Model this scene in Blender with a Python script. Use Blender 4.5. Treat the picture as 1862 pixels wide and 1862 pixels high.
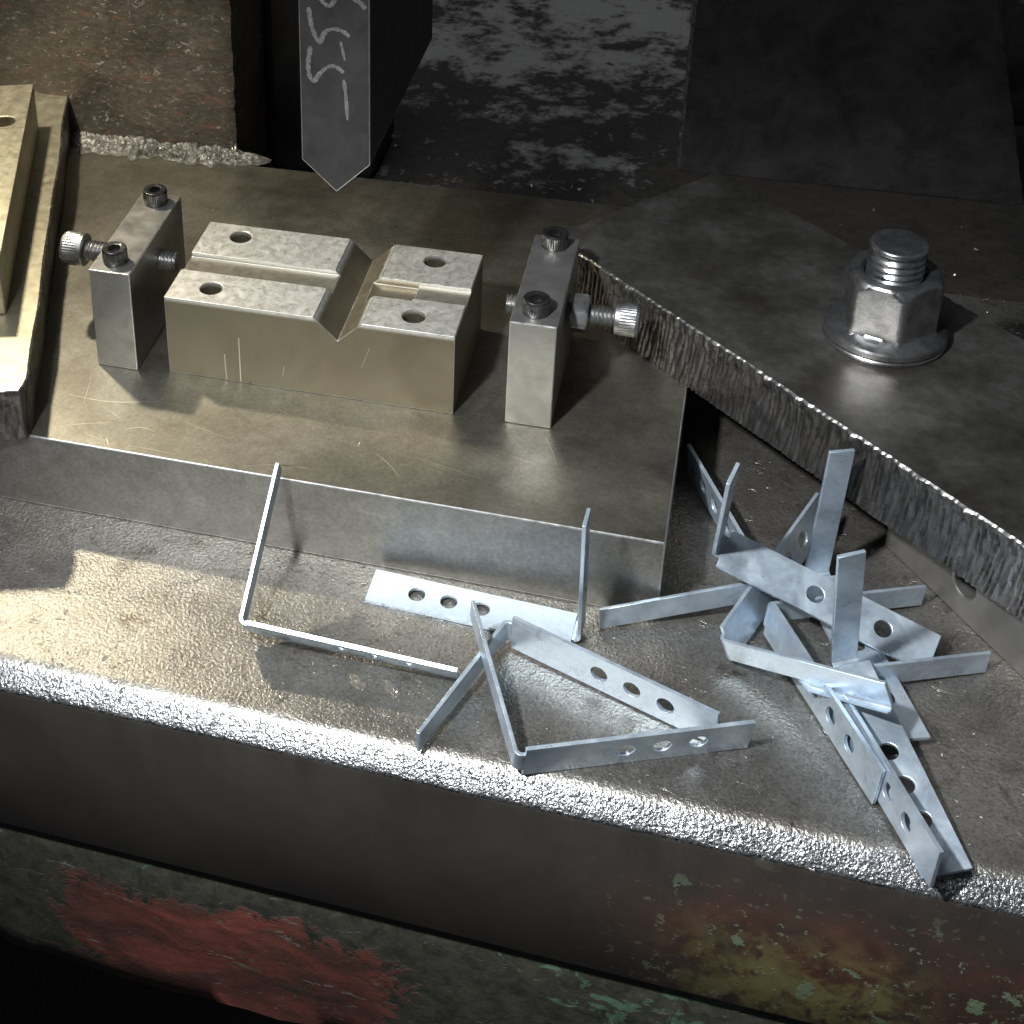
import bpy, bmesh, math, random
from mathutils import Vector, Matrix, noise as mnoise

# ------------------------------------------------------------------ set-up
S = bpy.context.scene
C = S.collection
for o in list(bpy.data.objects):
    bpy.data.objects.remove(o)
random.seed(7)
MM = 0.001
PI = math.pi

# camera (everything is laid out in millimetres around the front right corner of the die plate)
cam_d = bpy.data.cameras.new('camera')
cam = bpy.data.objects.new('camera', cam_d); C.objects.link(cam)
cr = Vector((0.9452061, 0.3210392, -0.0593228)); cu = Vector((-0.1160308, 0.5001836, 0.8581103)); cb = Vector((0.3051594, -0.8042078, 0.5100270))
M = Matrix((cr, cu, cb)).transposed().to_4x4(); M.translation = Vector((8.041, -574.795, 498.796)) * MM
cam.matrix_world = M
cam_d.sensor_width = 36; cam_d.lens = 3036.496 / 1862 * 36
cam_d.shift_x = (931 - 338.785) / 1862; cam_d.shift_y = (399.392 - 931) / 1862
cam_d.clip_start = 0.02; cam_d.clip_end = 20
cam_d.dof.use_dof = True; cam_d.dof.focus_distance = 0.80; cam_d.dof.aperture_fstop = 45
S.camera = cam

# dim workshop surroundings
W = bpy.data.worlds.new('World'); S.world = W; W.use_nodes = True
bg = W.node_tree.nodes['Background']; bg.inputs['Color'].default_value = (0.80, 0.88, 1.0, 1); bg.inputs['Strength'].default_value = 0.05

def lamp(name, kind, loc, energy, color, target=None, **kw):
    d = bpy.data.lights.new(name, kind); d.energy = energy; d.color = color
    for k, v in kw.items(): setattr(d, k, v)
    o = bpy.data.objects.new(name, d); C.objects.link(o); o.location = Vector(loc) * MM
    if target is not None:
        o.rotation_euler = (Vector(target) * MM - o.location).to_track_quat('-Z', 'Y').to_euler()
    return o
# warm machine lamp behind left, cool lamp over the operator's shoulder, then two added fills, rear and overhead
lamp('machine_lamp', 'SPOT', (-440, 190, 310), 6.3, (1.0, 0.89, 0.67), (-330, 120, -40), shadow_soft_size=0.009, spot_size=math.radians(82), spot_blend=0.5)
lamp('shop_lamp', 'SPOT', (-270, -430, 620), 54.0, (0.94, 0.975, 1.0), (-60, -60, -30), shadow_soft_size=0.022, spot_size=math.radians(53), spot_blend=0.85)
lamp('rear_fill', 'SPOT', (-130, 560, 850), 6.0, (0.96, 0.98, 1.0), (-160, 640, -43), shadow_soft_size=0.08, spot_size=math.radians(40), spot_blend=0.9)  # added spot, brightens only the bed at the back
lamp('overhead_fill', 'AREA', (-650, -500, 1800), 14.0, (0.92, 0.96, 1.0), (0, 0, 0), shape='RECTANGLE', size=1.4, size_y=0.5)  # added soft overhead fill, no particular fixture

S.view_settings.view_transform = 'Standard'; S.view_settings.look = 'None'
S.view_settings.exposure = 0.0; S.view_settings.gamma = 1.0
S.cycles.use_denoising = True
S.cycles.sample_clamp_indirect = 2.0
S.cycles.sample_clamp_direct = 30.0
S.cycles.max_bounces = 6

# ------------------------------------------------------------------ materials
class Mat:
    def __init__(s, name):
        s.m = bpy.data.materials.new(name); s.m.use_nodes = True
        s.nt = s.m.node_tree; s.N = s.nt.nodes
        s.b = s.N['Principled BSDF']
        tc = s.N.new('ShaderNodeTexCoord'); oi = s.N.new('ShaderNodeObjectInfo')
        mu = s.N.new('ShaderNodeMath'); mu.operation = 'MULTIPLY'; mu.inputs[1].default_value = 3.7
        s.nt.links.new(oi.outputs['Random'], mu.inputs[0])
        ad = s.N.new('ShaderNodeVectorMath'); ad.operation = 'ADD'
        s.nt.links.new(tc.outputs['Object'], ad.inputs[0]); s.nt.links.new(mu.outputs[0], ad.inputs[1])
        s.rc = ad.outputs[0]; s.oc = tc.outputs['Object']; s.h = None
    def L(s, a, b): s.nt.links.new(a, b)
    def noise(s, mm, detail=3, rough=.55, dist=0, stretch=(1, 1, 1), rot=(0, 0, 0), fixed=False, off=(0, 0, 0)):
        mp = s.N.new('ShaderNodeMapping'); mp.vector_type = 'TEXTURE' if False else 'POINT'
        k = 1000.0 / mm
        mp.inputs['Scale'].default_value = (k * stretch[0], k * stretch[1], k * stretch[2])
        mp.inputs['Location'].default_value = off
        src = s.oc if fixed else s.rc
        if rot != (0, 0, 0):
            r = s.N.new('ShaderNodeMapping'); r.inputs['Rotation'].default_value = rot
            s.L(src, r.inputs['Vector']); src = r.outputs[0]
        s.L(src, mp.inputs['Vector'])
        n = s.N.new('ShaderNodeTexNoise'); n.inputs['Scale'].default_value = 1
        n.inputs['Detail'].default_value = detail; n.inputs['Roughness'].default_value = rough; n.inputs['Distortion'].default_value = dist
        s.L(mp.outputs[0], n.inputs['Vector'])
        return n.outputs['Fac']
    def ramp(s, f, stops, interp='LINEAR'):
        r = s.N.new('ShaderNodeValToRGB'); r.color_ramp.interpolation = interp
        e = r.color_ramp.elements
        while len(e) < len(stops): e.new(.5)
        for i, (p, c) in enumerate(stops):
            e[i].position = p
            if not isinstance(c, (tuple, list)): c = (c, c, c)
            e[i].color = (*c[:3], 1)
        s.L(f, r.inputs[0]); return r.outputs[0]
    def mix(s, f, a, b, mode='MIX'):
        n = s.N.new('ShaderNodeMix'); n.data_type = 'RGBA'; n.blend_type = mode
        for k, v in ((0, f), (6, a), (7, b)):
            sock = n.inputs[k]
            if hasattr(v, 'is_output'): s.L(v, sock)
            elif isinstance(v, (int, float)): sock.default_value = v if k == 0 else (v, v, v, 1)
            else: sock.default_value = (*v[:3], 1)
        return n.outputs[2]
    def math(s, op, a, b=None):
        n = s.N.new('ShaderNodeMath'); n.operation = op
        for i, v in enumerate((a, b)):
            if v is None: continue
            if hasattr(v, 'is_output'): s.L(v, n.inputs[i])
            else: n.inputs[i].default_value = v
        return n.outputs[0]
    def sep(s):
        n = s.N.new('ShaderNodeSeparateXYZ'); s.L(s.oc, n.inputs[0]); return n.outputs
    def band(s, v, a, b):          # smooth 0..1 between a and b (mm)
        n = s.N.new('ShaderNodeMapRange'); n.interpolation_type = 'SMOOTHSTEP'
        n.inputs[1].default_value = a * MM; n.inputs[2].default_value = b * MM
        s.L(v, n.inputs[0]); return n.outputs[0]
    def bump(s, f, mm, strength=1.0):
        n = s.N.new('ShaderNodeBump'); n.inputs['Distance'].default_value = mm * MM; n.inputs['Strength'].default_value = strength
        s.L(f, n.inputs['Height'])
        if s.h is not None: s.L(s.h, n.inputs['Normal'])
        s.h = n.outputs[0]
    def done(s, color, rough, metal, spec=.5):
        for sock, v in (('Base Color', color), ('Roughness', rough), ('Metallic', metal)):
            i = s.b.inputs[sock]
            if hasattr(v, 'is_output'): s.L(v, i)
            elif sock == 'Base Color': i.default_value = (*v, 1)
            else: i.default_value = v
        s.b.inputs['Specular IOR Level'].default_value = spec
        if s.h is not None: s.L(s.h, s.b.inputs['Normal'])
        return s.m

def steel(name, c0, c1, r0=.32, r1=.5, metal=.9, patch=30, grain=1.2, gb=.02, brush=None, stain=None, stain_t=(.55, .68), stretch=(1, 1, 1)):
    m = Mat(name)
    a = m.noise(patch, 5, .6, .6, stretch); b = m.noise(patch * .22, 4, .6, .3, stretch)
    f = m.mix(.4, a, b)
    col = m.ramp(f, [(.3, c0), (.7, c1)])
    if stain: col = m.mix(m.ramp(m.noise(patch * .8, 6, .65, 1.0, stretch, off=(3, 1, 2)), [(stain_t[0], 0), (stain_t[1], 1)]), col, stain)
    rg = m.ramp(m.noise(patch * .5, 5, .6, .2, off=(7, 2, 1)), [(.3, r0), (.7, r1)])
    m.bump(m.noise(grain, 3, .6), gb)
    if brush: m.bump(m.noise(brush[0], 2, .5, 0, brush[1], brush[2]), brush[3])
    return m.done(col, rg, metal)

ZB0 = -43.1
def mat_bed():
    m = Mat('pitted_bed_steel')
    x, y, z = m.sep()
    big = m.noise(60, 5, .6, .5); mid = m.noise(14, 5, .62, .4); fine = m.noise(1.7, 2, .5)
    col = m.ramp(m.mix(.5, big, mid), [(.32, (.19, .178, .158)), (.5, (.29, .276, .25)), (.7, (.37, .357, .33))])
    col = m.mix(m.ramp(m.noise(22, 6, .7, .8, off=(2, 5, 0)), [(.58, 0), (.7, 1)]), col, (.13, .115, .095))
    # paint remains on the front face
    onface = m.math('SUBTRACT', 1.0, m.band(z, ZB0 - 10.6, ZB0 - 9.0))
    col = m.mix(onface, col, m.ramp(big, [(.3, (.019, .0165, .014)), (.7, (.036, .0305, .025))]))
    lowp = m.math('SUBTRACT', 1.0, m.band(z, -92, -62))
    right = m.math('MULTIPLY', m.math('MULTIPLY', onface, m.band(x, -30, 60)), m.math('ADD', .12, m.math('MULTIPLY', lowp, .88)))
    rust = m.math('MULTIPLY', right, m.ramp(m.noise(40, 5, .6, .4, off=(1, 1, 4)), [(.34, 0), (.58, 1)]))
    col = m.mix(rust, col, m.ramp(mid, [(.3, (.045, .020, .012)), (.7, (.085, .038, .024))]))
    low = m.math('SUBTRACT', 1.0, m.band(z, -128, -78))
    ye = m.math('MULTIPLY', m.math('MULTIPLY', m.math('MULTIPLY', onface, m.band(x, 5, 55)), m.math('SUBTRACT', 1.0, m.band(x, 100, 130))), low)
    ye = m.math('MULTIPLY', ye, m.ramp(m.mix(.5, m.noise(20, 6, .72, .5, off=(4, 4, 1)), mid), [(.45, 0), (.53, 1)]))
    col = m.mix(ye, col, m.ramp(mid, [(.3, (.085, .072, .026)), (.7, (.17, .15, .055))]))
    speck = m.math('MULTIPLY', right, m.ramp(m.noise(5, 5, .68, .1, off=(3, 1, 7)), [(.595, 0), (.63, .85)]))
    col = m.mix(speck, col, (.16, .165, .11))
    gsel = m.math('ADD', m.noise(17, 6, .62, .15, off=(9, 0, 3)), m.math('MULTIPLY', m.math('MULTIPLY', m.band(x, 70, 110), m.math('SUBTRACT', 1.0, m.band(z, -135, -100))), .12))
    gr = m.math('MULTIPLY', right, m.ramp(gsel, [(.625, 0), (.64, 1)]))
    col = m.mix(gr, col, m.ramp(mid, [(.3, (.10, .135, .08)), (.7, (.15, .20, .12))]))
    painted = m.math('MINIMUM', 1.0, m.math('ADD', m.math('ADD', rust, ye), gr))
    rim = m.math('MULTIPLY', m.math('SUBTRACT', 1.0, m.band(y, -103.5, -99.5)), m.math('SUBTRACT', 1.0, onface))
    sp = m.noise(1.1, 3, .65, .3, off=(2, 8, 8))
    col = m.mix(m.math('SUBTRACT', 1.0, onface), col, m.mix(1.0, col, m.ramp(sp, [(.36, .66), (.5, .97), (.62, 1.12)]), 'MULTIPLY'))
    rg = m.ramp(m.noise(25, 4, .6, .2, off=(3, 3, 3)), [(.3, .27), (.7, .38)])
    col = m.mix(rim, col, m.ramp(sp, [(.36, (.06, .06, .06)), (.48, (.17, .17, .173)), (.60, (.34, .34, .35))]))
    rg = m.mix(rim, rg, .30)
    rg = m.mix(onface, rg, .6)
    off = m.math('SUBTRACT', 1.0, m.math('MULTIPLY', onface, .95))
    g1 = m.noise(1.5, 2.6, .58, .3)
    m.bump(m.math('MULTIPLY', g1, m.math('MULTIPLY', off, m.math('ADD', .40, m.math('MULTIPLY', rim, .20)))), 1.0)
    m.bump(m.math('MULTIPLY', m.noise(1.0, 1.5, .5, .2, off=(6, 6, 2)), m.math('MULTIPLY', rim, .22)), 1.0)
    pits = m.ramp(m.noise(7.5, 4, .6, 1.4, (1, 1.5, 1)), [(.30, 0), (.36, 1)])
    m.bump(m.math('MULTIPLY', pits, off), .45, .9)
    m.bump(m.noise(2.2, 2, .5, 0, (1, .12, 1), (0, 0, .5)), .025)
    m.bump(gr, .25); m.bump(m.math('MULTIPLY', speck, onface), .15)
    me = m.math('SUBTRACT', .86, m.math('MULTIPLY', painted, .9))
    me = m.math('SUBTRACT', me, m.math('MULTIPLY', onface, .75))
    me = m.math('MAXIMUM', me, 0.0)
    return m.done(col, rg, me)

def mat_casting():
    m = Mat('flaking_red_and_green_paint')
    x, y, z = m.sep()
    n1 = m.noise(55, 6, .62, .6, (1, 1, 1.5)); n2 = m.noise(9, 5, .7, .6)
    col = m.ramp(n2, [(.3, (.014, .015, .011)), (.7, (.040, .039, .028))])
    redm = m.math('MULTIPLY', m.math('MULTIPLY', m.band(x, -285, -235), m.math('SUBTRACT', 1.0, m.band(x, -115, -75))), m.math('SUBTRACT', 1.0, m.band(z, -190, -150)))
    redm = m.ramp(m.math('ADD', redm, m.math('MULTIPLY', m.math('SUBTRACT', m.mix(.45, n1, n2), .5), 4.4)), [(.48, 0), (.60, .75), (.95, 1)])
    red = m.ramp(m.noise(38, 7, .66, .8, (.8, 1, 1.7), off=(5, 0, 0)), [(.30, (.022, .014, .010)), (.47, (.060, .021, .015)), (.66, (.13, .034, .026))])
    col = m.mix(redm, col, red)
    gsel = m.math('ADD', m.noise(20, 5, .7, .9, (1, 1, 1.3), off=(8, 2, 5)), m.math('MULTIPLY', m.math('MULTIPLY', m.band(x, -40, 5), m.math('SUBTRACT', 1.0, m.band(x, 40, 75))), .15))
    col = m.mix(m.ramp(gsel, [(.655, 0), (.685, 1)]), col, m.ramp(n2, [(.35, (.035, .062, .038)), (.65, (.065, .12, .075))]))
    scuff = m.ramp(m.noise(11, 6, .72, .8, (.5, 1, 1.6), off=(3, 9, 2)), [(.63, 0), (.67, .8)])
    col = m.mix(scuff, col, (.12, .105, .085))
    m.bump(m.noise(7, 6, .7, .6), .6); m.bump(redm, .35); m.bump(scuff, -.4)
    return m.done(col, m.ramp(n2, [(.3, .4), (.7, .65)]), 0.0)

def mat_rear():
    m = Mat('oily_bed_with_shade')
    x, y, z = m.sep()
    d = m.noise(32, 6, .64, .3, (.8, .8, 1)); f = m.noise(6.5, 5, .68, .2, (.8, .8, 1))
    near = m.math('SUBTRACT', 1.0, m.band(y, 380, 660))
    sel = m.math('ADD', m.math('ADD', m.mix(.4, d, f), m.math('MULTIPLY', near, .115)), m.math('MULTIPLY', m.band(x, -60, 40), .12))  # oil mottling, darker nearer; shadow on the clamp side painted in
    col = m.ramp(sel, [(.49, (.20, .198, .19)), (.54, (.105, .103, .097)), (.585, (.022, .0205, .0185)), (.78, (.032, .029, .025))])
    m.bump(sel, -1.0); m.bump(m.noise(2.5, 4, .65), .35)
    return m.done(col, m.ramp(f, [(.3, .42), (.7, .7)]), .25)

def mat_flame():
    m = Mat('flame_cut_scale')
    c = m.ramp(m.noise(3, 4, .6, .3, (1, 1, .25)), [(.3, (.034, .032, .030)), (.7, (.165, .156, .145))])
    m.bump(m.noise(1.1, 4, .65, .2, (1, 1, .35)), .30)
    return m.done(c, m.ramp(m.noise(4, 4, .6), [(.3, .24), (.7, .42)]), .8)

def mat_plate_top():
    m = Mat('dark_mill_scale_steel')
    a = m.noise(40, 5, .58, 0); b = m.noise(6, 5, .66, 0)
    col = m.ramp(m.mix(.5, a, b), [(.34, (.080, .075, .068)), (.5, (.122, .116, .107)), (.66, (.18, .174, .165))])
    m.bump(m.noise(6, 4, .6, .2), .16); m.bump(m.noise(1.5, 2, .5), .06)
    return m.done(col, m.ramp(a, [(.3, .33), (.7, .55)]), .85)

def mat_backblock():
    m = Mat('scuffed_brown_machine_paint')
    n = m.noise(30, 6, .65, .6); f = m.noise(6, 5, .7, .4, (1, 1, 2.2))
    col = m.ramp(m.mix(.5, n, f), [(.32, (.042, .036, .030)), (.52, (.10, .088, .072)), (.7, (.19, .172, .145))])
    col = m.mix(m.ramp(m.noise(13, 4, .62, .5, (.7, 1, 1.9), off=(2, 7, 1)), [(.59, 0), (.69, .85)]), col, (.24, .105, .082))
    col = m.mix(m.ramp(m.noise(6, 5, .72, 1.2, (1, 1, 1.7), off=(6, 1, 8)), [(.60, 0), (.64, 1)]), col, (.36, .345, .32))
    m.bump(m.noise(9, 6, .68, .3), .8); m.bump(m.noise(1.6, 3, .6), .10)
    return m.done(col, m.ramp(f, [(.3, .36), (.7, .6)]), .15)

def simple(name, c0, c1, r0, r1, metal, mm=12, bump=(2, .03), spec=.5):
    m = Mat(name); n = m.noise(mm, 5, .65, .4)
    m.bump(m.noise(bump[0], 3, .6), bump[1])
    return m.done(m.ramp(n, [(.3, c0), (.7, c1)]), m.ramp(m.noise(mm * .7, 4, .6, off=(4, 1, 1)), [(.3, r0), (.7, r1)]), metal, spec)

BED = mat_bed(); CAST = mat_casting(); REAR = mat_rear(); FLAME = mat_flame(); PLATE = mat_plate_top(); BACK = mat_backblock()
def mat_shoe():
    m = Mat('ground_die_plate_steel')
    x, y, z = m.sep()
    a = m.noise(70, 5, .6, .8); b = m.noise(12, 5, .65, .6)
    col = m.ramp(m.mix(.4, a, b), [(.33, (.145, .135, .108)), (.5, (.20, .19, .158)), (.68, (.26, .25, .215))])
    col = m.mix(m.ramp(m.noise(26, 6, .68, 1.0, off=(1, 2, 6)), [(.60, 0), (.72, 1)]), col, (.17, .15, .11))
    back = m.math('MULTIPLY', m.band(y, 190, 285), m.ramp(m.noise(30, 5, .65, .8, off=(4, 4, 9)), [(.35, .1), (.65, .8)]))
    col = m.mix(back, col, (.15, .135, .10))
    front = m.math('SUBTRACT', 1.0, m.band(y, -.2, .6))
    col = m.mix(front, col, m.ramp(b, [(.3, (.20, .196, .184)), (.7, (.30, .295, .28))]))
    col = m.mix(1.0, col, m.ramp(m.noise(1.6, 4, .65, off=(4, 6, 6)), [(.3, .80), (.7, 1.18)]), 'MULTIPLY')
    m.bump(m.noise(1.1, 3, .6), .022)
    m.bump(m.noise(1.3, 2, .5, 0, (1, .3, .06), (0, .45, 0)), .02)
    return m.done(col, m.ramp(m.noise(35, 5, .6, .3, off=(9, 9, 1)), [(.3, .43), (.7, .58)]), .97)
SHOE = mat_shoe()
def mat_block():
    m = Mat('machined_block_steel')
    x, y, z = m.sep()
    a = m.noise(5, 6, .7, .8); b = m.noise(1.6, 4, .65, .6); big = m.noise(50, 4, .6, .4)
    col = m.ramp(m.mix(.5, a, b), [(.36, (.56, .54, .46)), (.48, (.74, .73, .68)), (.62, (.85, .85, .83))])
    col = m.mix(m.ramp(big, [(.5, 0), (.75, .45)]), col, (.42, .39, .31))
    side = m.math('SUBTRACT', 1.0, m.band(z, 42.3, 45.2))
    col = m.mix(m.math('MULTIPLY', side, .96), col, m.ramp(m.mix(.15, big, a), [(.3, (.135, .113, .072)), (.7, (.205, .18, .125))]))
    m.bump(m.noise(.9, 3, .6), .012)
    m.bump(m.noise(1.0, 2, .5, 0, (.05, 1, 1)), .014)
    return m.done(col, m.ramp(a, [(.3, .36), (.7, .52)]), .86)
BLOCK = mat_block()
STOP = steel('satin_stop_steel', (.30, .295, .275), (.42, .415, .395), .30, .46, .9, 22, 1.0, .012, (1.2, (.06, 1, .06), (0, 0, 0), .008), (.30, .28, .24), (.6, .75))
OXIDE = simple('black_oxide_screw', (.085, .085, .085), (.20, .195, .19), .20, .34, .95, 5, (1.2, .012))
BRIGHT = simple('bright_screw_steel', (.24, .24, .235), (.42, .415, .41), .30, .44, .95, 6, (1.2, .015))
NUTM = simple('worn_nut_steel', (.22, .22, .22), (.50, .50, .495), .20, .34, .95, 10, (2.0, .03))
def mat_zinc():
    m = Mat('blue_white_zinc')
    a = m.noise(16, 5, .6, .6); b = m.noise(3, 4, .6)
    col = m.ramp(m.mix(.35, a, b), [(.38, (.455, .54, .625)), (.62, (.63, .725, .815))])
    col = m.mix(m.ramp(m.noise(14, 5, .65, 1.0, (.45, 1, 1.2), off=(1, 6, 2)), [(.52, 0), (.75, .42)]), col, (.40, .45, .50))
    col = m.mix(m.ramp(m.noise(2.5, 4, .7, .5, off=(3, 8, 2)), [(.67, 0), (.73, .8)]), col, (.24, .25, .27))
    m.bump(m.noise(1.2, 3, .6), .010); m.bump(m.noise(.7, 2, .5, 0, (.06, 1, 1)), .008); m.bump(a, .045)
    return m.done(col, m.ramp(a, [(.35, .24), (.65, .42)]), .74)
ZINC = mat_zinc()
PUNCH = steel('dark_punch_steel', (.055, .054, .051), (.095, .093, .089), .42, .55, .75, 25, .8, .012, None)
CHALK = simple('chalk_mark', (.05, .049, .045), (.155, .152, .14), .9, .95, 0, 1.1, (.8, .05))
WARM = steel('tarnished_plate_steel', (.29, .265, .19), (.48, .45, .345), .38, .54, .85, 14, 1.1, .03, None, (.30, .27, .2), (.58, .7))
BLACKM = simple('black_shadow_steel', (.008, .008, .009), (.018, .018, .019), .4, .6, .0, 20, (4, .2))  # near-black: shadow of the gap beside the punch put into the colour
DARKBOX = simple('dark_scaled_plate', (.022, .0215, .0205), (.062, .060, .058), .38, .60, .4, 22, (7, .4))
PACK = steel('plain_packing_steel', (.22, .21, .195), (.34, .33, .31), .38, .52, .85, 30, 1.0, .02, None)
CHIP = simple('bright_swarf', (.28, .27, .26), (.58, .57, .55), .22, .4, .95, 3, (.8, .05))
BURNT = simple('burnt_edge_beads', (.10, .09, .08), (.50, .48, .45), .25, .4, .8, 3, (2.5, .9))
RIMST = simple('torch_cut_upper_edge', (.20, .195, .185), (.58, .57, .55), .24, .40, .95, 3, (1.5, .12))
EDGE = simple('polished_worn_edge', (.62, .62, .60), (.82, .82, .80), .26, .42, .95, 6, (1.5, .06))
SCRATCH = simple('bright_scratch', (.40, .37, .29), (.56, .52, .43), .30, .42, .95, 4, (.8, .01))

# ------------------------------------------------------------------ mesh helpers
def v3(x, y, z): return Vector((x * MM, y * MM, z * MM))
def finish(name, bm, mat, parent=None, smooth=None, bevel=None, kind=None, mats=None, edge=None):
    bmesh.ops.recalc_face_normals(bm, faces=bm.faces)
    me = bpy.data.meshes.new(name); bm.to_mesh(me); bm.free()
    for mm_ in (mats or [mat]): me.materials.append(mm_)
    if edge: me.materials.append(edge)
    if smooth is not None:
        me.shade_smooth(); me.set_sharp_from_angle(angle=math.radians(smooth))
    o = bpy.data.objects.new(name, me); C.objects.link(o)
    if parent is not None: o.parent = parent
    if bevel:
        b = o.modifiers.new('bevel', 'BEVEL'); b.width = bevel * MM; b.segments = 2; b.limit_method = 'ANGLE'; b.angle_limit = math.radians(35)
        if edge: b.material = 1
    if kind: o['kind'] = kind
    return o
def tag(o, label, cat, group=None):
    o['label'] = label; o['category'] = cat
    if group: o['group'] = group
    return o
def empty(name, loc, label, cat, group=None, rotz=0):
    e = bpy.data.objects.new(name, None); C.objects.link(e); e.location = Vector(loc) * MM; e.rotation_euler = (0, 0, rotz)
    e.empty_display_size = .01
    return tag(e, label, cat, group)
def box(bm, x0, x1, y0, y1, z0, z1):
    vs = [bm.verts.new(v3(x, y, z)) for z in (z0, z1) for x, y in ((x0, y0), (x1, y0), (x1, y1), (x0, y1))]
    for f in ((0, 3, 2, 1), (4, 5, 6, 7), (0, 1, 5, 4), (1, 2, 6, 5), (2, 3, 7, 6), (3, 0, 4, 7)):
        bm.faces.new([vs[i] for i in f])
def prism(bm, poly, z0, z1, axis='z'):
    def P(a, b, c): return v3(a, b, c) if axis == 'z' else v3(a, c, b)
    lo = [bm.verts.new(P(a, b, z0)) for a, b in poly]; hi = [bm.verts.new(P(a, b, z1)) for a, b in poly]
    bm.faces.new(lo[::-1]); bm.faces.new(hi)
    n = len(poly)
    for i in range(n): bm.faces.new((lo[i], lo[(i + 1) % n], hi[(i + 1) % n], hi[i]))
def rings(bm, rows, n, T=None, cap0=True, cap1=True):
    """rows: (z, radius function of angle) in mm, lofted round the local z axis"""
    T = T or Matrix.Identity(4); R = []
    for z, rf in rows:
        R.append([bm.verts.new(T @ v3(rf(2 * PI * i / n) * math.cos(2 * PI * i / n), rf(2 * PI * i / n) * math.sin(2 * PI * i / n), z)) for i in range(n)])
    for a, b in zip(R, R[1:]):
        for i in range(n): bm.faces.new((a[i], a[(i + 1) % n], b[(i + 1) % n], b[i]))
    if cap0: bm.faces.new(R[0][::-1])
    if cap1: bm.faces.new(R[-1])
def con(r): return lambda t: r
def hexr(ap, ph=0): return lambda t: ap / math.cos(((t - ph) % (PI / 3)) - PI / 6)
def axis_matrix(loc, d):
    q = Vector(d).to_track_quat('Z', 'Y'); m = q.to_matrix().to_4x4(); m.translation = Vector(loc) * MM; return m
def boolean_cut(o, cutters):
    for c in cutters:
        md = o.modifiers.new('cut', 'BOOLEAN'); md.operation = 'DIFFERENCE'; md.solver = 'EXACT'; md.object = c
    bpy.context.view_layer.update()
    me = bpy.data.meshes.new_from_object(o.evaluated_get(bpy.context.evaluated_depsgraph_get()))
    o.modifiers.clear(); old = o.data; me.name = old.name; o.data = me; bpy.data.meshes.remove(old)
    for c in cutters:
        d = c.data; bpy.data.objects.remove(c); bpy.data.meshes.remove(d)
def n1(x, y=0.0, z=0.0): return mnoise.noise(Vector((x, y, z)))

ZB = -43.1
# ------------------------------------------------------------------ setting
def build_bed():
    bm = bmesh.new()
    prof = [(300, ZB)]
    prof += [(y, ZB) for y in (60, 0, -60, -96)]
    prof += [(-99.5, ZB - .25), (-101, ZB - 1.1), (-103, ZB - 2.6), (-105.2, ZB - 4.4), (-107.4, ZB - 6.3), (-109.6, ZB - 8.3)]   # worn, bevelled front edge
    prof += [(-110.3, ZB - 9.5), (-110.9, ZB - 11.5), (-111.3, -90), (-111.6, -141.5), (-110.2, -143.5), (-90, -143.5)]
    xs = [-700 + 1400 * i / 700 for i in range(701)]
    rows = []
    for x in xs:
        r = []
        for j, (y, z) in enumerate(prof):
            w = 1.0 if 7 <= j <= 12 else (.3 if j in (5, 6) else 0)
            if w: y += w * (.55 * n1(x * .05, j * .1) + .35 * n1(x * .35, j * .6)); z += w * (.35 * n1(x * .06, 9) + .30 * n1(x * .4, j * .7, 4))
            r.append(bm.verts.new(v3(x, y, z)))
        rows.append(r)
    for a, b in zip(rows, rows[1:]):
        for j in range(len(prof) - 1): bm.faces.new((a[j], a[j + 1], b[j + 1], b[j]))
    return finish('press_bed', bm, BED, smooth=50, kind='structure')
build_bed()

def build_base():
    # painted casting under the bed, its lower lip wavy, dark cavity behind
    bm = bmesh.new(); n = 160; rows = []
    for i in range(n + 1):
        x = -700 + 1400 * i / n
        zb = -239 + 5 * n1(x * .012) + 2.5 * n1(x * .05, 3) - 90 * max(0, min(1, (x + 75) / 90)) ** 1.5 + (7 if -290 > x else 0)
        r = [(-90, -143.6), (-104, -143.6), (-106.5, -147)]
        for k in range(1, 7):
            t = k / 6; z = -147 + (zb + 147) * t
            r.append((-107.5 - 2.5 * math.sin(t * 2.4) + 1.2 * n1(x * .03, z * .03), z))
        r += [(-104, zb - 3), (-88, zb - 5)]
        rows.append([bm.verts.new(v3(x, y, z)) for y, z in r])
    for a, b in zip(rows, rows[1:]):
        for j in range(len(a) - 1): bm.faces.new((a[j], a[j + 1], b[j + 1], b[j]))
    finish('machine_base', bm, CAST, smooth=60, kind='structure')
    bm = bmesh.new(); box(bm, -900, 900, 60, 80, -900, -143.7); box(bm, -900, 900, -900, 60, -900, -890)
    finish('base_cavity', bm, BLACKM, kind='structure')
build_base()

def build_rear():
    bm = bmesh.new(); nx, ny = 150, 90; g = []
    for j in range(ny + 1):
        y = 284 + (760 - 284) * (j / ny) ** 1.3
        r = []
        for i in range(nx + 1):
            x = -700 + 1150 * i / nx
            d = 1.6 * max(0, n1(x * .03, y * .03, 5)) + .9 * n1(x * .11, y * .11, 2)
            d *= max(0, 1 - (y - 300) / 380)
            r.append(bm.verts.new(v3(x, y, ZB - .6 + d)))
        g.append(r)
    for a, b in zip(g, g[1:]):
        for i in range(nx): bm.faces.new((a[i], a[i + 1], b[i + 1], b[i]))
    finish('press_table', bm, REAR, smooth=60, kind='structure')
    bm = bmesh.new(); box(bm, -900, 900, 800, 820, -300, 700)
    finish('back_wall', bm, BLACKM, kind='structure')
build_rear()

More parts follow.
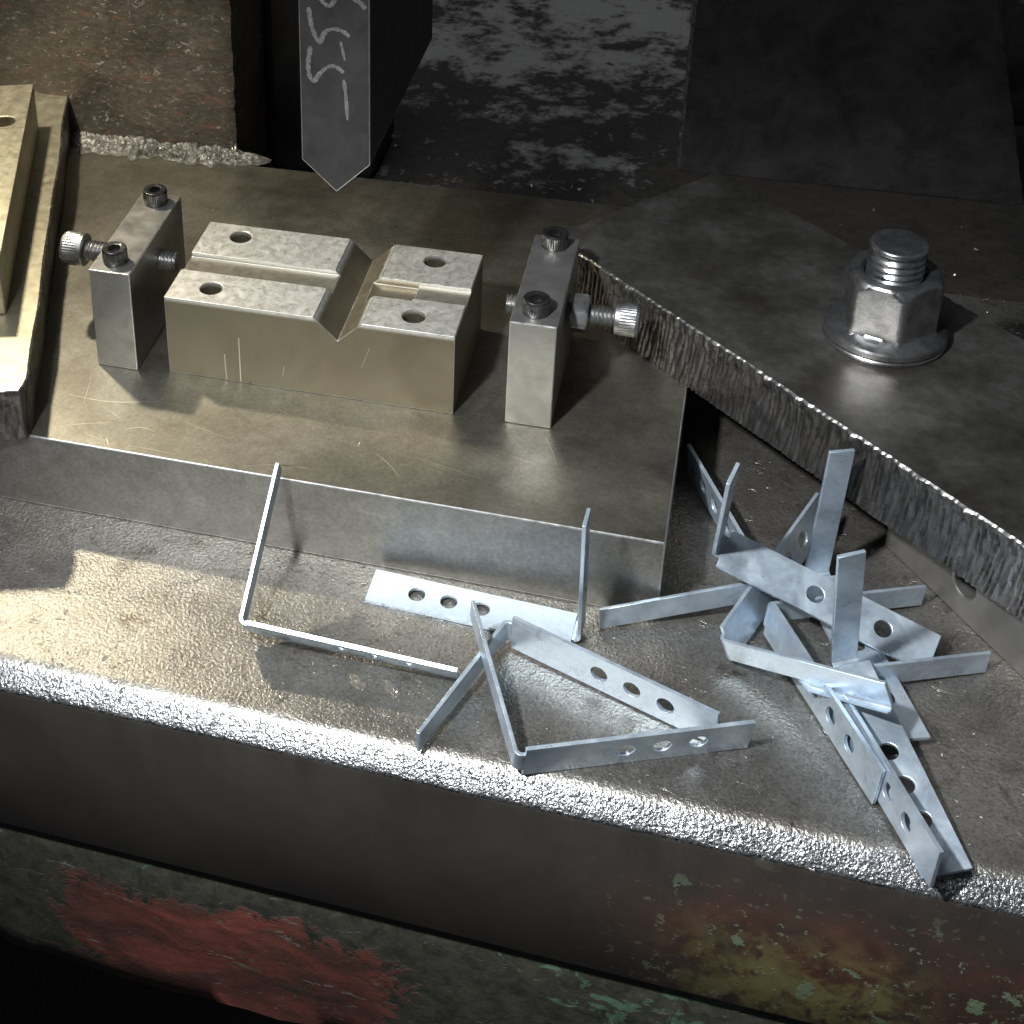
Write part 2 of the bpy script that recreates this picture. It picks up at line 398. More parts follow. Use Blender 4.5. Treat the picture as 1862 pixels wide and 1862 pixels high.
# ------------------------------------------------------------------ big blocks behind
def rough_panel(name, xl, xr, y, z0, z1, depth, mat, nx, nz, amp, label, cat, slant=0.0, rag=(1.2, 1.2), burnt=None):
    bm = bmesh.new(); g = []
    for j in range(nz + 1):
        t = j / nz; z = z0 + (z1 - z0) * t; r = []
        for i in range(nx + 1):
            s = i / nx; x = xl + (xr + slant * t - xl) * s
            if i == 0: x += rag[0] * n1(z * .35, 1.3) + rag[0] * .6 * n1(z * .9, 5)
            if i == nx: x += rag[1] * n1(z * .22, 7.3) + rag[1] * .5 * n1(z * .7, 2)
            yy = y + amp * n1(x * .04, z * .05, 3) + (1.2 if i in (0, nx) else 0)
            if burnt and i == 0: yy += 1.5 + 1.2 * n1(z * .5, 2)
            if burnt and i == 1: x = xl + 2.2 + .8 * n1(z * .4, 8)
            r.append((x, yy, z))
        g.append(r)
    F = [[bm.verts.new(v3(*p)) for p in r] for r in g]
    for a, b in zip(F, F[1:]):
        for i in range(nx):
            f = bm.faces.new((a[i], a[i + 1], b[i + 1], b[i]))
            if burnt and i == 0: f.material_index = 1
    for col in (0, nx):
        Bk = [bm.verts.new(v3(g[j][col][0], y + depth, g[j][col][2])) for j in range(nz + 1)]
        for j in range(nz): bm.faces.new((F[j][col], F[j + 1][col], Bk[j + 1], Bk[j]))
    o = finish(name, bm, mat, smooth=40, mats=[mat, burnt] if burnt else None)
    return tag(o, label, cat)
rough_panel('machine_block', -620, -284.5, 292, -43, 260, 90, BACK, 90, 60, .9, 'big brown painted block with red scuffs behind the stop block with the knurled screw', 'machine block')
rough_panel('flame_cut_plate', -26, 179, 412, -43, 200, 40, DARKBOX, 40, 90, .5, 'large dark upright plate with a ragged left edge behind the flanged nut', 'steel plate', -68, (1.6, .8), BURNT)
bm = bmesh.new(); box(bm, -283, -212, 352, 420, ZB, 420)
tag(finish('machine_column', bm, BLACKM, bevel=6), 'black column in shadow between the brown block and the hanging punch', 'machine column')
bm = bmesh.new(); box(bm, 168, 330, 520, 640, ZB, 46); box(bm, 176, 330, 528, 640, 46, 240)
tag(finish('machine_housing', bm, DARKBOX, bevel=3), 'dark housing at the top right corner behind the upright plate', 'machine housing')

# ------------------------------------------------------------------ die plate
shoe = empty('die_plate', (0, 0, ZB), 'long ground steel plate carrying the notched block and both stops', 'steel plate')
bm = bmesh.new(); box(bm, -560, 0, 0, 283, 0.15, 43.1)
finish('plate', bm, SHOE, shoe, bevel=.8, edge=EDGE)
def ribbon(bm, pts, w, z):
    n = len(pts); L = []
    for i, p in enumerate(pts):
        a = Vector(pts[max(0, i - 1)]); b = Vector(pts[min(n - 1, i + 1)]); d = (b - a).normalized(); q = Vector((-d.y, d.x))
        ww = w * (.25 + .75 * math.sin(PI * (i + .35) / (n - .3)))
        L.append([bm.verts.new(v3(p[0] + s * q.x * ww / 2, p[1] + s * q.y * ww / 2, z)) for s in (-1, 1)])
    for a, b in zip(L, L[1:]): bm.faces.new((a[0], a[1], b[1], b[0]))
bm = bmesh.new()
def arc(a, b, bow, n=9):
    a, b = Vector(a), Vector(b); d = b - a; q = Vector((-d.y, d.x))
    return [tuple(a + d * (i / n) + q * bow * math.sin(PI * i / n)) for i in range(n + 1)]
for a, b, bow, w in (((-293, 36), (-251, 40.5), -.07, .55), ((-255, 17), (-241, 18), .16, .5), ((-194, 3.2), (-162, 10.5), .05, .45), ((-134, 28.5), (-120, 14.5), .05, .35), ((-285, 12), (-262, 20), .03, .25), ((-262, 8), (-259, 3), .0, .4), ((-250, 5), (-225, 4), .02, .3), ((-182, 8), (-158, 9.5), .04, .4), ((-290, 60), (-283, 30), .02, .25), ((-230, 30), (-200, 22), -.04, .22), ((-60, 60), (-52, 40), .03, .25), ((-240, 185), (-200, 200), .05, .25), ((-150, 215), (-120, 232), .02, .25), ((-115, 30), (-70, 18), .02, .2)):
    ribbon(bm, arc(a, b, bow), w, 43.13)
for k in range(12):
    x, y = random.uniform(-320, -10), random.uniform(3, 60); a = random.uniform(-.6, .6); l = random.uniform(5, 18)
    ribbon(bm, arc((x, y), (min(x + l * math.cos(a), -3), max(2, y + l * math.sin(a))), random.uniform(-.08, .08), 5), random.uniform(.08, .16), 43.13)
finish('scratch', bm, SCRATCH, shoe, kind='stuff')

# ------------------------------------------------------------------ notched die block
blk = empty('die_block', (-250.2, 66.8, 0), 'notched steel die block with four holes and a long slot between the two stops', 'die block')
bm = bmesh.new(); box(bm, 0, 145, 0, 74.4, .1, 45.4)
body = finish('block_body', bm, BLOCK, blk, edge=EDGE)
cut = []
def cutter(fn):
    b = bmesh.new(); fn(b); o = finish('cutter', b, BLOCK); o.location = blk.location; cut.append(o)
cutter(lambda b: prism(b, [(88.3 - 30, 45.4 - 11.8 + 30), (88.3, 45.4 - 11.8), (88.3 + 30, 45.4 - 11.8 + 30)], -5, 80, 'y'))
cutter(lambda b: box(b, -5, 90, 26.6, 42.8, 42.9, 60))
cutter(lambda b: box(b, 89, 119, 25.6, 42.4, 41.2, 60))
cutter(lambda b: box(b, 118, 150, 27.4, 42.4, 43.2, 60))
for hx, hy in ((20.6, 63), (20.6, 12.8), (122.8, 63), (122.8, 12.4)):
    cutter(lambda b: rings(b, [(10, con(5.6)), (60, con(5.6))], 40, Matrix.Translation(v3(hx, hy, 0))))
boolean_cut(body, cut)
bv = body.modifiers.new('bevel', 'BEVEL'); bv.material = 1; bv.width = .35 * MM; bv.segments = 2; bv.limit_method = 'ANGLE'; bv.angle_limit = math.radians(30)
bm = bmesh.new()
for (x0, z0), (x1, z1), w in (((30.1, 16), (30.5, 1), .5), ((38, 27), (38, .5), .6), ((100, 20), (104, 32), .2), ((60, 8), (61, 14), .2)):
    vs = [bm.verts.new(v3(x, -.04, z)) for x, z in ((x0 - w / 2, z0), (x0 + w / 2, z0), (x1 + w / 2, z1), (x1 - w / 2, z1))]; bm.faces.new(vs)
finish('scratch', bm, SCRATCH, blk, kind='stuff')

# ------------------------------------------------------------------ screws, nuts
def screw_head(bm, T, d, h, sock):
    n = 80; R = d / 2; kn = lambda t: R - (.012 * d if int(round(t / (2 * PI) * n)) % 2 else 0)
    hx = hexr(sock / 2)
    rings(bm, [(0, con(R * .8)), (0, con(R * .95)), (h * .05, con(R * .99)), (h * .2, con(R * .99)), (h * .24, kn), (h * .86, kn), (h * .90, con(R * .975)), (h * .98, con(R * .94)), (h, con(R * .90)), (h, con(R * .66)), (h - .25, hx), (h * .45, hx), (h * .4, con(.3))], n, T)
def thread(bm, T, d, L, pitch, n=32, depth=.61):
    m = int(L / pitch * 6); rows = []
    for k in range(m + 1):
        z = L * k / m
        end = min(1, (L - z) / pitch, z / pitch + .2)
        def rf(t, z=z, end=end):
            u = (z / pitch - t / (2 * PI)) % 1.0
            return d / 2 - depth * pitch * (1 - abs(2 * u - 1)) * 1.0 - (1 - end) * .5
        rows.append((z, rf))
    rings(bm, rows, n, T)
def screw(name, parent, loc, d, h, dia, sock, shaft, direction, mat, pitch=1.25, label=None):
    """head seated at loc, pointing away along direction; threaded shank behind it"""
    e = bpy.data.objects.new(name, None); C.objects.link(e); e.parent = parent; e.empty_display_size = .005
    e.matrix_parent_inverse = Matrix.Identity(4)
    m = axis_matrix(loc, direction); e.matrix_local = m
    b = bmesh.new(); screw_head(b, Matrix.Identity(4), d, h, sock); finish('head', b, mat, e, smooth=14)
    if shaft:
        b = bmesh.new(); thread(b, Matrix.Translation(v3(0, 0, -shaft)), dia, shaft + .2, pitch); finish('shank', b, mat, e, smooth=60)
    if label: e['label'] = label
    return e

def stop(x, y, label, h):
    e = empty('stop_block', (x, y, 0), label, 'stop block', 'stop blocks either side of the die block')
    b = bmesh.new(); box(b, 0, 21.8, 0, 79.3, .1, h)
    o = finish('block_body', b, STOP, e, edge=EDGE)
    c = []
    for yy in (71.0, 10.8):
        q = bmesh.new(); rings(q, [(h - 6, con(4.4)), (h + 9, con(4.4))], 32, Matrix.Translation(v3(10.6, yy, 0))); k = finish('cutter', q, STOP); k.location = e.location; c.append(k)
    bv = o.modifiers.new('bevel', 'BEVEL'); bv.material = 1; bv.width = .6 * MM; bv.segments = 2; bv.limit_method = 'ANGLE'; bv.angle_limit = math.radians(35)
    for k in c:
        d = k.data; bpy.data.objects.remove(k); bpy.data.meshes.remove(d)
    for yy in (70.4, 10.6):
        screw('cap_screw', e, (10.6, yy, h), 12.8, 8, 8, 6, 0, (0, 0, 1), OXIDE)
    return e
sl = stop(-288, 63.5, 'left steel stop block with two cap screws, beside the tarnished left plate', 57.9)
screw('adjusting_screw', sl, (-20, 43.4, 40.2), 18, 12, 11.6, 9, 51, (-1, 0, 0), BRIGHT, 2.0, 'bright knurled side screw')
sr = stop(-80.5, 67.1, 'right steel stop block with lock nut and side screw beside the flame-cut clamp', 58.1)
sr_screw = screw('adjusting_screw', sr, (44.2, 40.0, 40.9), 16.4, 11.5, 10.6, 8, 51.5, (1, 0, 0), BRIGHT, 1.9, 'bright side screw')
b = bmesh.new()
hx = hexr(8.6, .25); lim = lambda r: (lambda t: min(hx(t), r))
rings(b, [(0, con(5.4)), (0, lim(8.9)), (.7, lim(9.9)), (7.1, lim(9.9)), (7.8, lim(8.9)), (7.8, con(5.4))], 72, axis_matrix((24.2, 40.0, 40.9), (1, 0, 0)))
finish('lock_nut', b, BRIGHT, sr, smooth=28)

# ------------------------------------------------------------------ slabs with flame-cut sides
def dens(poly, step):
    out = []; s = 0
    for i, a in enumerate(poly):
        bpt = poly[(i + 1) % len(poly)]; L = math.dist(a, bpt); n = max(1, int(L / step))
        for k in range(n): out.append((a[0] + (bpt[0] - a[0]) * k / n, a[1] + (bpt[1] - a[1]) * k / n, s + L * k / n))
        s += L
    return out
def flame_slab(name, poly, z0, z1, rows, step, amp, seed, mats, parent=None, melt=1.0):
    """plate with torch-cut flanks: drag lines down the flank, molten beads along the upper edge"""
    P = dens(poly, step); n = len(P); bm = bmesh.new(); H = z1 - z0; R = []
    cx = sum(p[0] for p in P) / n; cy = sum(p[1] for p in P) / n
    nor = []
    for i in range(n):
        a, c = P[i - 3], P[(i + 3) % n]; d = Vector((c[0] - a[0], c[1] - a[1])).normalized(); nor.append(Vector((d.y, -d.x)))
    for k in range(rows + 1):
        v = k / rows; r = []
        for i, (x, y, s) in enumerate(P):
            lag = 3.0 * v * v
            ss = s + lag + 3.2 * n1(s * .09, v * .8, seed) + .9 * n1(s * .3, v * 2, seed + 1)
            ridge = (1 - abs(math.sin(ss * PI / 2.9)) ** .7) * (.85 + 1.0 * n1(s * .13, v * 1.4, seed + 6)) + .5 * abs(n1((s + lag) * .9, v * 2.0, seed + 5)) + .5 * abs(n1(s * .15, v, seed + 9))
            bead = melt * math.exp(-((v - .10) / .11) ** 2) * (.4 + 2.0 * max(0, n1(s * .12, seed + 8)) + 1.3 * n1(s * .4, v * 7, seed + 2)) + melt * 1.5 * max(0, n1(s * .16, v * 4.5, seed + 20) - .12) * max(0, 1 - v * 1.3)
            gouge = -1.6 * max(0, n1(s * .045, v * 1.5, seed + 11) - .15)
            off = amp * (-ridge * min(1, v * 4.5 + .05) + bead + gouge)
            z = z1 - H * v
            if k == 0: off = off * .4 - .9 + .25 * n1(s * .5, 3, seed)
            if k == 1: z = z1 - .7
            if k == rows: z += 1.2 * n1(s * .12, 4, seed) - .5 + .8 * n1(s * .4, 6, seed); z = max(z, z0)
            q = nor[i]; r.append(bm.verts.new(v3(x + q.x * off, y + q.y * off, z)))
        R.append(r)
    for a, c in zip(R, R[1:]):
        for i in range(n):
            f = bm.faces.new((a[i], c[i], c[(i + 1) % n], a[(i + 1) % n])); f.material_index = 2 if a is R[0] else 1
    bm.faces.new(R[0]); bm.faces.new(R[-1][::-1])
    for f in bm.faces:
        if f.normal.length == 0: f.normal_update()
    o = finish(name, bm, None, parent, smooth=55, mats=mats)
    for p in o.data.polygons:
        if len(p.vertices) > 4: p.use_smooth = False
    return o

# right clamp: long direction towards the lower right
dcl = Vector((.742, -.671)); pcl = Vector((.671, .742)); A0 = Vector((-77.3, 185.2))
def CL(u, w): q = A0 + dcl * u + pcl * w; return (q.x, q.y)
clamp = empty('clamp_plate', (0, 130, 0), 'thick dark flame-cut clamp plate with ragged front edge under the flanged nut', 'clamp plate')
o = flame_slab('plate', [CL(0, 0), CL(0, 117), CL(420, 117), CL(420, 0)][::-1], .2, 35, 34, .45, 1.0, 2.0, [PLATE, FLAME, RIMST]); o.location = -clamp.location; o.parent = clamp
# the bottom rests on the die plate and on a packing block out of sight

# hex flange nut on a stud
nut = empty('clamp_nut', (84.0, 131.5, 35), 'large bright hexagon nut with round flange on a threaded stud', 'nut')
b = bmesh.new()
rings(b, [(.05, con(14)), (.05, con(26.6)), (.4, con(27.4)), (1.7, con(27.6)), (2.2, con(27.2)), (2.2, con(14))], 96, None)
finish('washer', b, NUTM, nut, smooth=35)
b = bmesh.new(); hx = hexr(19.57, math.radians(43.3)); lim = lambda r: (lambda t: min(hx(t), r))
rings(b, [(2.3, con(13)), (2.3, con(26.6)), (3.0, con(27.2)), (5.4, con(27.2)), (6.4, con(26.6)), (7.0, con(25.6)), (8.0, lambda t: max(22.9, min(hx(t), 22.6))), (9.0, lambda t: max(20.6, min(hx(t), 22.4))), (10.0, lambda t: max(19.6, hx(t))), (11.0, lim(22.05)), (31.0, lim(22.05)), (32.6, lim(21.6)), (33.8, lim(20.9)), (35.0, lim(20.1)), (35.9, con(19.0)), (36.2, con(18.2)), (36.2, con(14.6)), (34.4, con(13.2)), (30, con(12.9))], 144, None)
finish('hex_nut', b, NUTM, nut, smooth=24)
b = bmesh.new(); thread(b, Matrix.Translation(v3(0, 0, 1)), 25.5, 46.2, 3.4, 64, .42)
rings(b, [(47.1, con(11.6)), (48.0, con(12.4)), (49.2, con(12.9)), (50.2, con(12.5)), (50.6, con(11.9)), (50.55, con(11))], 64)
finish('stud', b, NUTM, nut, smooth=50)

# packing block standing beneath the clamp
dp = Vector((111.8 - 94.7, 51.9 - 74.7)).normalized(); qp = Vector((-dp.y, dp.x))
pk = empty('packing_block', (94.7, 74.7, ZB), 'grey steel packing block with a dark hole tucked under the right end of the clamp', 'packing block', rotz=math.atan2(dp.y, dp.x))
b = bmesh.new(); box(b, 0, 220, 0, 50, .1, 42.9)
pb = finish('block_body', b, PACK, pk)
q = bmesh.new(); rings(q, [(-5, con(6.5)), (30, con(6.5))], 40, Matrix.Translation(v3(49, 0, 18)) @ Matrix.Rotation(-PI / 2, 4, 'X'))
k = finish('cutter', q, PACK); k.location = pk.location; k.rotation_euler = pk.rotation_euler
k.parent = None
bpy.context.view_layer.update()
boolean_cut(pb, [k])
bv = pb.modifiers.new('bevel', 'BEVEL'); bv.width = .8 * MM; bv.segments = 2; bv.limit_method = 'ANGLE'; bv.angle_limit = math.radians(35)

# left clamp plate and the bar lying on it
dl = Vector((-.318, .948)); pl = Vector((-.948, -.318)); B0 = Vector((-296, -1.2))
def LC(u, w): q = B0 + dl * u + pl * w; return (q.x, q.y)
poly = []
for u in range(0, 321, 8):
    poly.append(LC(u, 1.5 * n1(u * .02, 4) + .8 + (2.2 if u < 3 else 0)))
for (u, w) in ((324, 4), (324, 110), (0, 110), (-1, 4)): poly.append(LC(u, w))
lc = empty('clamp_plate', (-300, 0, 0), 'rough tarnished plate with torch-cut edges lying at the left end of the die plate', 'clamp plate')
o = flame_slab('plate', poly, .2, 30, 18, .6, .6, 7.0, [WARM, FLAME, RIMST], None, .5); o.location = -lc.location; o.parent = lc
dbv = Vector((-29.6, 89.2)).normalized(); pbv = Vector((-dbv.y, dbv.x))
bar = empty('clamp_bar', (-331.8, 54.2, 30), 'tarnished steel bar with a slotted hole lying on the rough left plate', 'bar', rotz=math.atan2(dbv.y, dbv.x))
b = bmesh.new(); box(b, 0, 201, 0, 62, .25, 32)
bo = finish('bar_body', b, WARM, bar)
q = bmesh.new(); prism(q, [(153 + 6.5 * math.cos(t * PI / 12), 13 + (6.5 * math.sin(t * PI / 12)) + (12 if 0 < t < 12 else 0)) for t in range(0, 24)], 5, 45)
k = finish('cutter', q, WARM); k.location = bar.location; k.rotation_euler = bar.rotation_euler
bpy.context.view_layer.update(); boolean_cut(bo, [k])
bv = bo.modifiers.new('bevel', 'BEVEL'); bv.width = .9 * MM; bv.segments = 3; bv.limit_method = 'ANGLE'; bv.angle_limit = math.radians(35)
b = bmesh.new(); box(b, 143.6, 144.3, .8, 61, 31.9, 32.06)
finish('scratch', b, SCRATCH, bar)

# ------------------------------------------------------------------ hanging punch with chalk marks
pun = empty('punch', (-161.5, 68.2, 115.8), 'dark pointed punch hanging above the block notch with chalk marks', 'punch')
b = bmesh.new(); prism(b, [(-.2, 0), (15.6, 15.8), (16, 420), (-14.6, 420), (-16.2, 15.2)], 0, 138, 'y')
finish('punch_body', b, PUNCH, pun, bevel=.5, edge=EDGE)
STR = [([(-172.2, 188.1), (-173.5, 181.2), (-173.3, 174.5), (-171.3, 171.1), (-168.6, 175.0), (-164.3, 179.0), (-160.7, 179.1), (-157.6, 176.6)], 2.3), ([(-157.6, 173.3), (-156.7, 164.9), (-156.1, 153.4)], 2.0), ([(-172.9, 206.6), (-172.2, 201.2), (-171.1, 195.9), (-168.3, 190.1), (-165.9, 195.2), (-162.0, 197.2), (-157.9, 196.5), (-154.8, 194.1)], 2.3), ([(-158.8, 191.5), (-158.0, 187.7), (-157.0, 182.6)], 1.7), ([(-168.4, 213.9), (-167.4, 210.9), (-165.1, 208.4), (-163.1, 208.0), (-160.3, 212.5), (-160, 214)], 2.2), ([(-158, 216.3), (-153.1, 212.6), (-149.6, 210.2), (-147.6, 207.6)], 2.8)]
for pts, w in STR:
    P = [Vector(p) for p in pts]; D = []
    for i in range(len(P) - 1):                 # Catmull-Rom
        p0, p1, p2, p3 = P[max(0, i - 1)], P[i], P[i + 1], P[min(len(P) - 1, i + 2)]
        for t in (0, .25, .5, .75): D.append(.5 * ((2 * p1) + (p2 - p0) * t + (2 * p0 - 5 * p1 + 4 * p2 - p3) * t * t + (3 * p1 - p0 - 3 * p2 + p3) * t ** 3))
    D.append(P[-1]); b = bmesh.new(); L = []
    for i, p in enumerate(D):
        d = (D[min(len(D) - 1, i + 1)] - D[max(0, i - 1)]).normalized(); q = Vector((-d.y, d.x))
        ww = w * (.80 + .55 * n1(i * .8, w)) * (.5 if i in (0, len(D) - 1) else 1)
        L.append([b.verts.new(v3(p.x + s * q.x * ww / 2 + 161.5, -.06, p.y + s * q.y * ww / 2 - 115.8)) for s in (-1, 1)])
    for a, c in zip(L, L[1:]): b.faces.new((a[0], a[1], c[1], c[0]))
    finish('chalk_mark', b, CHALK, pun)

# ------------------------------------------------------------------ zinc brackets
LA, LB, WA, WB, TH, RB = 95.9, 73.4, 18.5, 10.8, 1.7, 2.6
def long_leg_mesh():
    b = bmesh.new(); hr = 3.75; holes = [LA - 21.9 - 14.83 * i for i in (2, 1, 0)]
    n = 24; F = {}
    def pt(x, z, s): return b.verts.new(v3(x, s * TH / 2, z))
    edges = [RB + .6] + [0.5 * (holes[i] + holes[i + 1]) for i in range(2)]
    cells = [(holes[0] - 7.4, 0.5 * (holes[0] + holes[1])), (0.5 * (holes[0] + holes[1]), 0.5 * (holes[1] + holes[2])), (0.5 * (holes[1] + holes[2]), holes[2] + 7.4)]
    for s in (1, -1):
        for (x0, x1) in ((RB + .6, cells[0][0]), (cells[2][1], LA)):
            q = [pt(x, z, s) for x, z in ((x0, -WA / 2), (x1, -WA / 2), (x1, WA / 2), (x0, WA / 2))]; b.faces.new(q)
        for hx, (x0, x1) in zip(holes, cells):
            inn, out = [], []
            for i in range(n):
                t = 2 * PI * i / n; c, sn = math.cos(t), math.sin(t)
                inn.append(pt(hx + hr * c, hr * sn, s))
                k = min(((x1 - hx) if c > 0 else (hx - x0)) / max(abs(c), 1e-6), (WA / 2) / max(abs(sn), 1e-6))
                out.append((hx + k * c, k * sn))
            # put square corners on the nearest ring points
            for cx, cz in ((x0, -WA / 2), (x1, -WA / 2), (x1, WA / 2), (x0, WA / 2)):
                j = min(range(n), key=lambda j: (out[j][0] - cx) ** 2 + (out[j][1] - cz) ** 2); out[j] = (cx, cz)
            ov = [pt(x, z, s) for x, z in out]
            for i in range(n): b.faces.new((inn[i], ov[i], ov[(i + 1) % n], inn[(i + 1) % n]))
            F[(s, hx)] = inn
    for hx in holes:
        a, c = F[(1, hx)], F[(-1, hx)]
        for i in range(n): b.faces.new((a[i], a[(i + 1) % n], c[(i + 1) % n], c[i]))
    per = [(RB + .6, -WA / 2), (LA, -WA / 2), (LA, WA / 2), (RB + .6, WA / 2)]
    for i in range(4):
        (xa, za), (xb, zb) = per[i], per[(i + 1) % 4]
        b.faces.new((pt(xa, za, 1), pt(xb, zb, 1), pt(xb, zb, -1), pt(xa, za, -1)))
    bmesh.ops.remove_doubles(b, verts=b.verts, dist=1e-6)
    return b
def short_leg_mesh():
    b = bmesh.new(); path = [(RB + .6, 0, 1, 0)]
    for k in range(0, 9):
        t = -PI / 2 - k / 8 * PI / 2; path.append((RB + RB * math.cos(t), RB + RB * math.sin(t), -math.sin(t), math.cos(t)))
    path.append((0, LB, 0, -1)); R = []
    nrm = [(0, -1)] + [(math.cos(-PI / 2 - k / 8 * PI / 2), math.sin(-PI / 2 - k / 8 * PI / 2)) for k in range(9)] + [(-1, 0)]
    for i, ((x, y, _, _), (nx, ny)) in enumerate(zip(path, nrm)):
        w = WB / 2
        R.append([b.verts.new(v3(x + nx * s * TH / 2, y + ny * s * TH / 2, z)) for s, z in ((1, -w), (1, w), (-1, w), (-1, -w))])
    for a, c in zip(R, R[1:]):
        for i in range(4): b.faces.new((a[i], a[(i + 1) % 4], c[(i + 1) % 4], c[i]))
    b.faces.new(R[0]); b.faces.new(R[-1][::-1])
    return b
proto_long = finish('long_leg', long_leg_mesh(), ZINC, bevel=.22)
proto_short = finish('short_leg', short_leg_mesh(), ZINC, smooth=40, bevel=.22)
BR = [
  ('leaning', (-172.5, -65.2, -30.4), (0.9989, 0.0084, -0.0468, 0.0194, 0.8265, 0.5626, 0.0434, -0.5629, 0.8254), 90.4, 'bright zinc bracket with its plain leg propped against the front edge of the die plate'),
  ('flat', (-30.8, -20.6, -40.5), (-0.9984, 0.0555, -0.0062, -0.0127, -0.1172, 0.9930, 0.0544, 0.9916, 0.1177), 89.9, 'zinc bracket lying with its holed leg flat along the foot of the die plate'),
  ('edge', (-61.5, -35.4, -32.0), (0.9408, -0.3389, -0.0090, -0.3390, -0.9396, -0.0469, 0.0074, 0.0472, -0.9989), 89.3, 'zinc bracket on edge whose plain leg points to the front rim of the bed'),
  ('front', (-45.7, -106.2, -33.1), (0.9113, 0.4117, 0.0015, -0.4037, 0.8928, 0.1997, 0.0809, -0.1826, 0.9799), 90.2, 'front zinc bracket on edge with its corner on the bed rim, left of the pile'),
  ('top', (21.0, 15.2, -8.8), (0.9471, -0.1742, -0.2696, 0.1617, -0.4668, 0.8695, -0.2773, -0.8671, -0.4139), 98.5, 'zinc bracket on top of the pile, its wide holed leg sloping across the others'),
  ('back', (43.0, 15.3, -29.3), (-0.3994, 0.9158, -0.0413, -0.9099, -0.4015, -0.1039, -0.1118, -0.0040, 0.9937), 89.6, 'zinc bracket at the back of the pile, holed leg rising by the die plate'),
  ('cross', (28.4, -21.0, -34.0), (0.3865, 0.9123, 0.1352, 0.8526, -0.4093, 0.3248, 0.3516, -0.0102, -0.9361), 91.6, 'zinc bracket whose curled plain leg bridges the front of the pile'),
  ('tall', (65.0, 40.0, -36.8), (0.3762, -0.9264, -0.0138, -0.0012, -0.0154, 0.9999, -0.9265, -0.3762, -0.0069), 87.2, 'zinc bracket with a plain leg standing upright against the ragged clamp edge'),
  ('upright', (75.4, -22.0, -26.4), (0.3997, -0.9043, -0.1500, -0.1000, -0.2057, 0.9735, -0.9112, -0.3741, -0.1727), 88.2, 'zinc bracket with a plain leg standing upright in the middle of the pile'),
  ('slant', (44.2, 3.4, -32.0), (0.4704, -0.8824, -0.0097, 0.8807, 0.4701, -0.0579, 0.0557, 0.0187, 0.9983), 89.2, 'zinc bracket on edge with three holes, its plain leg reaching to the packing block'),
  ('outer', (68.1, -29.8, -33.0), (0.4169, -0.9085, 0.0292, 0.9082, 0.4150, -0.0548, 0.0376, 0.0493, 0.9981), 92.5, 'zinc bracket on edge reaching furthest towards the bed rim, plain leg pointing right'),
]
first = True
for key, loc, r, ang, label in BR:
    e = bpy.data.objects.new('bracket', None); C.objects.link(e); e.empty_display_size = .01
    m = Matrix((r[0:3], r[3:6], r[6:9])).transposed().to_4x4(); m.translation = Vector(loc) * MM; e.matrix_world = m
    tag(e, label, 'bracket', 'zinc brackets scattered on the press bed')
    if first: a, s = proto_long, proto_short; first = False
    else:
        a, s = proto_long.copy(), proto_short.copy(); C.objects.link(a); C.objects.link(s)
    a.parent = e; s.parent = e
    p = Matrix.Translation(v3(RB, RB, 0)); s.matrix_basis = p @ Matrix.Rotation(math.radians(ang - 90), 4, 'Z') @ p.inverted()
    if key == 'cross':                          # lower edge of this plain leg is curled over
        b = bmesh.new(); R = []; pts = [(0, 0)] + [(2.6 - 2.6 * math.cos(t * PI / 8), 2.6 * math.sin(t * PI / 8)) for t in range(0, 8)]
        for yy in (34, 40, LB):
            sc = .25 if yy == 34 else 1
            R.append([b.verts.new(v3(-x * sc * 1.0, yy, WB / 2 + .02 + z * sc)) for x, z in pts] + [b.verts.new(v3(-(x * sc) - (.0 if i else 0) - .9 * math.cos(min(i, 8) * PI / 8), yy, WB / 2 + .02 + z * sc - .9 * math.sin(min(i, 8) * PI / 8))) for i, (x, z) in reversed(list(enumerate(pts)))])
        n = len(R[0])
        for A_, B_ in zip(R, R[1:]):
            for i in range(n): b.faces.new((A_[i], A_[(i + 1) % n], B_[(i + 1) % n], B_[i]))
        b.faces.new(R[0]); b.faces.new(R[-1][::-1])
        lip = finish('curled_lip', b, ZINC, e, smooth=50); lip.matrix_basis = s.matrix_basis.copy()

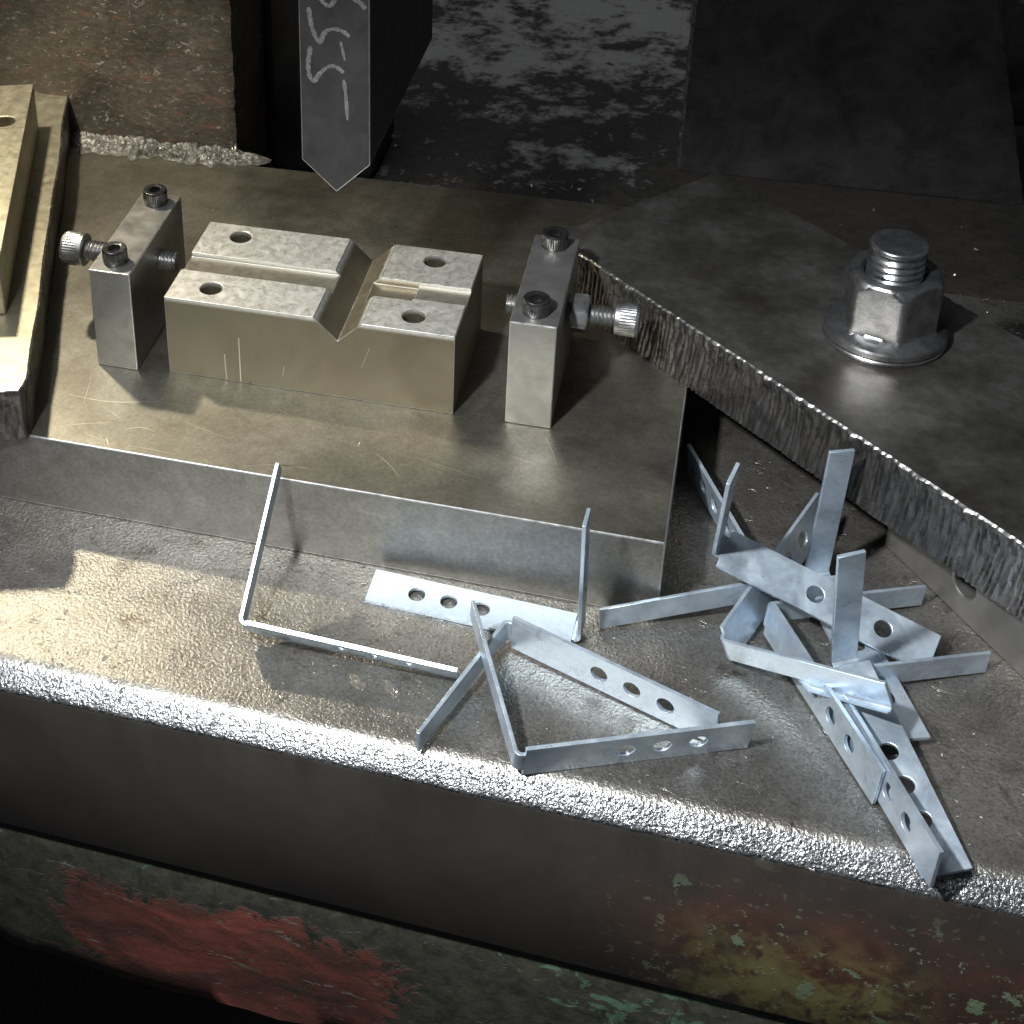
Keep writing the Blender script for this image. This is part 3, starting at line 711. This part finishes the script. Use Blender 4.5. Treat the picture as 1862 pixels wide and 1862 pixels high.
# ------------------------------------------------------------------ swarf and grime
def flakes(bm, n, place, smin, smax):
    for _ in range(n):
        x, y, z = place(); l = random.uniform(smin, smax); w = l * random.uniform(.12, .4); a = random.uniform(0, 2 * PI)
        tilt = random.gauss(0, .35); curl = random.uniform(-.25, .35); R = Matrix.Rotation(a, 3, 'Z') @ Matrix.Rotation(tilt, 3, 'Y') @ Matrix.Rotation(random.gauss(0, .4), 3, 'X'); rows = []
        for k in range(4):
            t = k / 3 - .5; ww = w * (1 - 1.3 * abs(t) * random.uniform(.4, 1))
            pz = curl * l * (4 * t * t)
            rows.append([bm.verts.new((Vector((x, y, z)) + R @ Vector((t * l, sgn * ww / 2, pz + .15 * w))) * MM) for sgn in (-1, 1)])
        for p, q in zip(rows, rows[1:]): bm.faces.new((p[0], p[1], q[1], q[0]))
bm = bmesh.new()                                # lumpy line of chips and grease against the brown block
nx, ny = 260, 22; g = []
for i in range(nx + 1):
    x = -470 + (-262 + 470) * i / nx; r = []
    wd = 17 + 7 * n1(x * .035, 3) + 5 * n1(x * .14, 6); en = min(1, (nx - i) / 40)
    for j in range(ny + 1):
        t = j / ny; y = 292.5 - wd * (1 - t) * (.25 + .75 * en) + 1.2 * n1(x * .3, t * 3)
        h = t ** 1.2 * (5.5 + 2.5 * n1(x * .05, 1)) + (1.6 * n1(x * .22, t * 4) + 1.5 * n1(x * .55, t * 10)) * min(1, t * 4) + .2
        r.append(bm.verts.new(v3(x, y, max(-.05, h * en ** .7))))
    g.append(r)
for a, c in zip(g, g[1:]):
    for j in range(ny): bm.faces.new((a[j], a[j + 1], c[j + 1], c[j]))
GRIME = simple('grease_with_chips', (.03, .028, .025), (.20, .195, .185), .36, .6, .3, 11, (1.8, .4))
finish('grime_ridge', bm, GRIME, smooth=30, kind='stuff')
bm = bmesh.new()
flakes(bm, 190, lambda: (random.uniform(-440, -270), random.gauss(284, 4), random.uniform(1.5, 6)), .6, 2.4)
flakes(bm, 36, lambda: (random.gauss(-287, 3), random.gauss(287, 3), random.uniform(2, 12)), 1.2, 3.6)
flakes(bm, 110, lambda: (random.uniform(-270, -30), random.triangular(287, 430, 290), ZB + random.uniform(0, 2)), 1.5, 6)
flakes(bm, 22, lambda: (random.uniform(-150, -40), random.gauss(292, 4), ZB + random.uniform(0, 3)), 3, 9)
flakes(bm, 26, lambda: (random.uniform(-320, -60), random.uniform(20, 260), .25), .6, 2.2)
flakes(bm, 60, lambda: (random.uniform(-280, 130), random.uniform(-95, -5), ZB + .3), .5, 1.8)
flakes(bm, 30, lambda: (random.uniform(60, 180), random.uniform(230, 400), ZB + .5), 1, 3.5)
finish('swarf', bm, CHIP, smooth=60, kind='stuff')
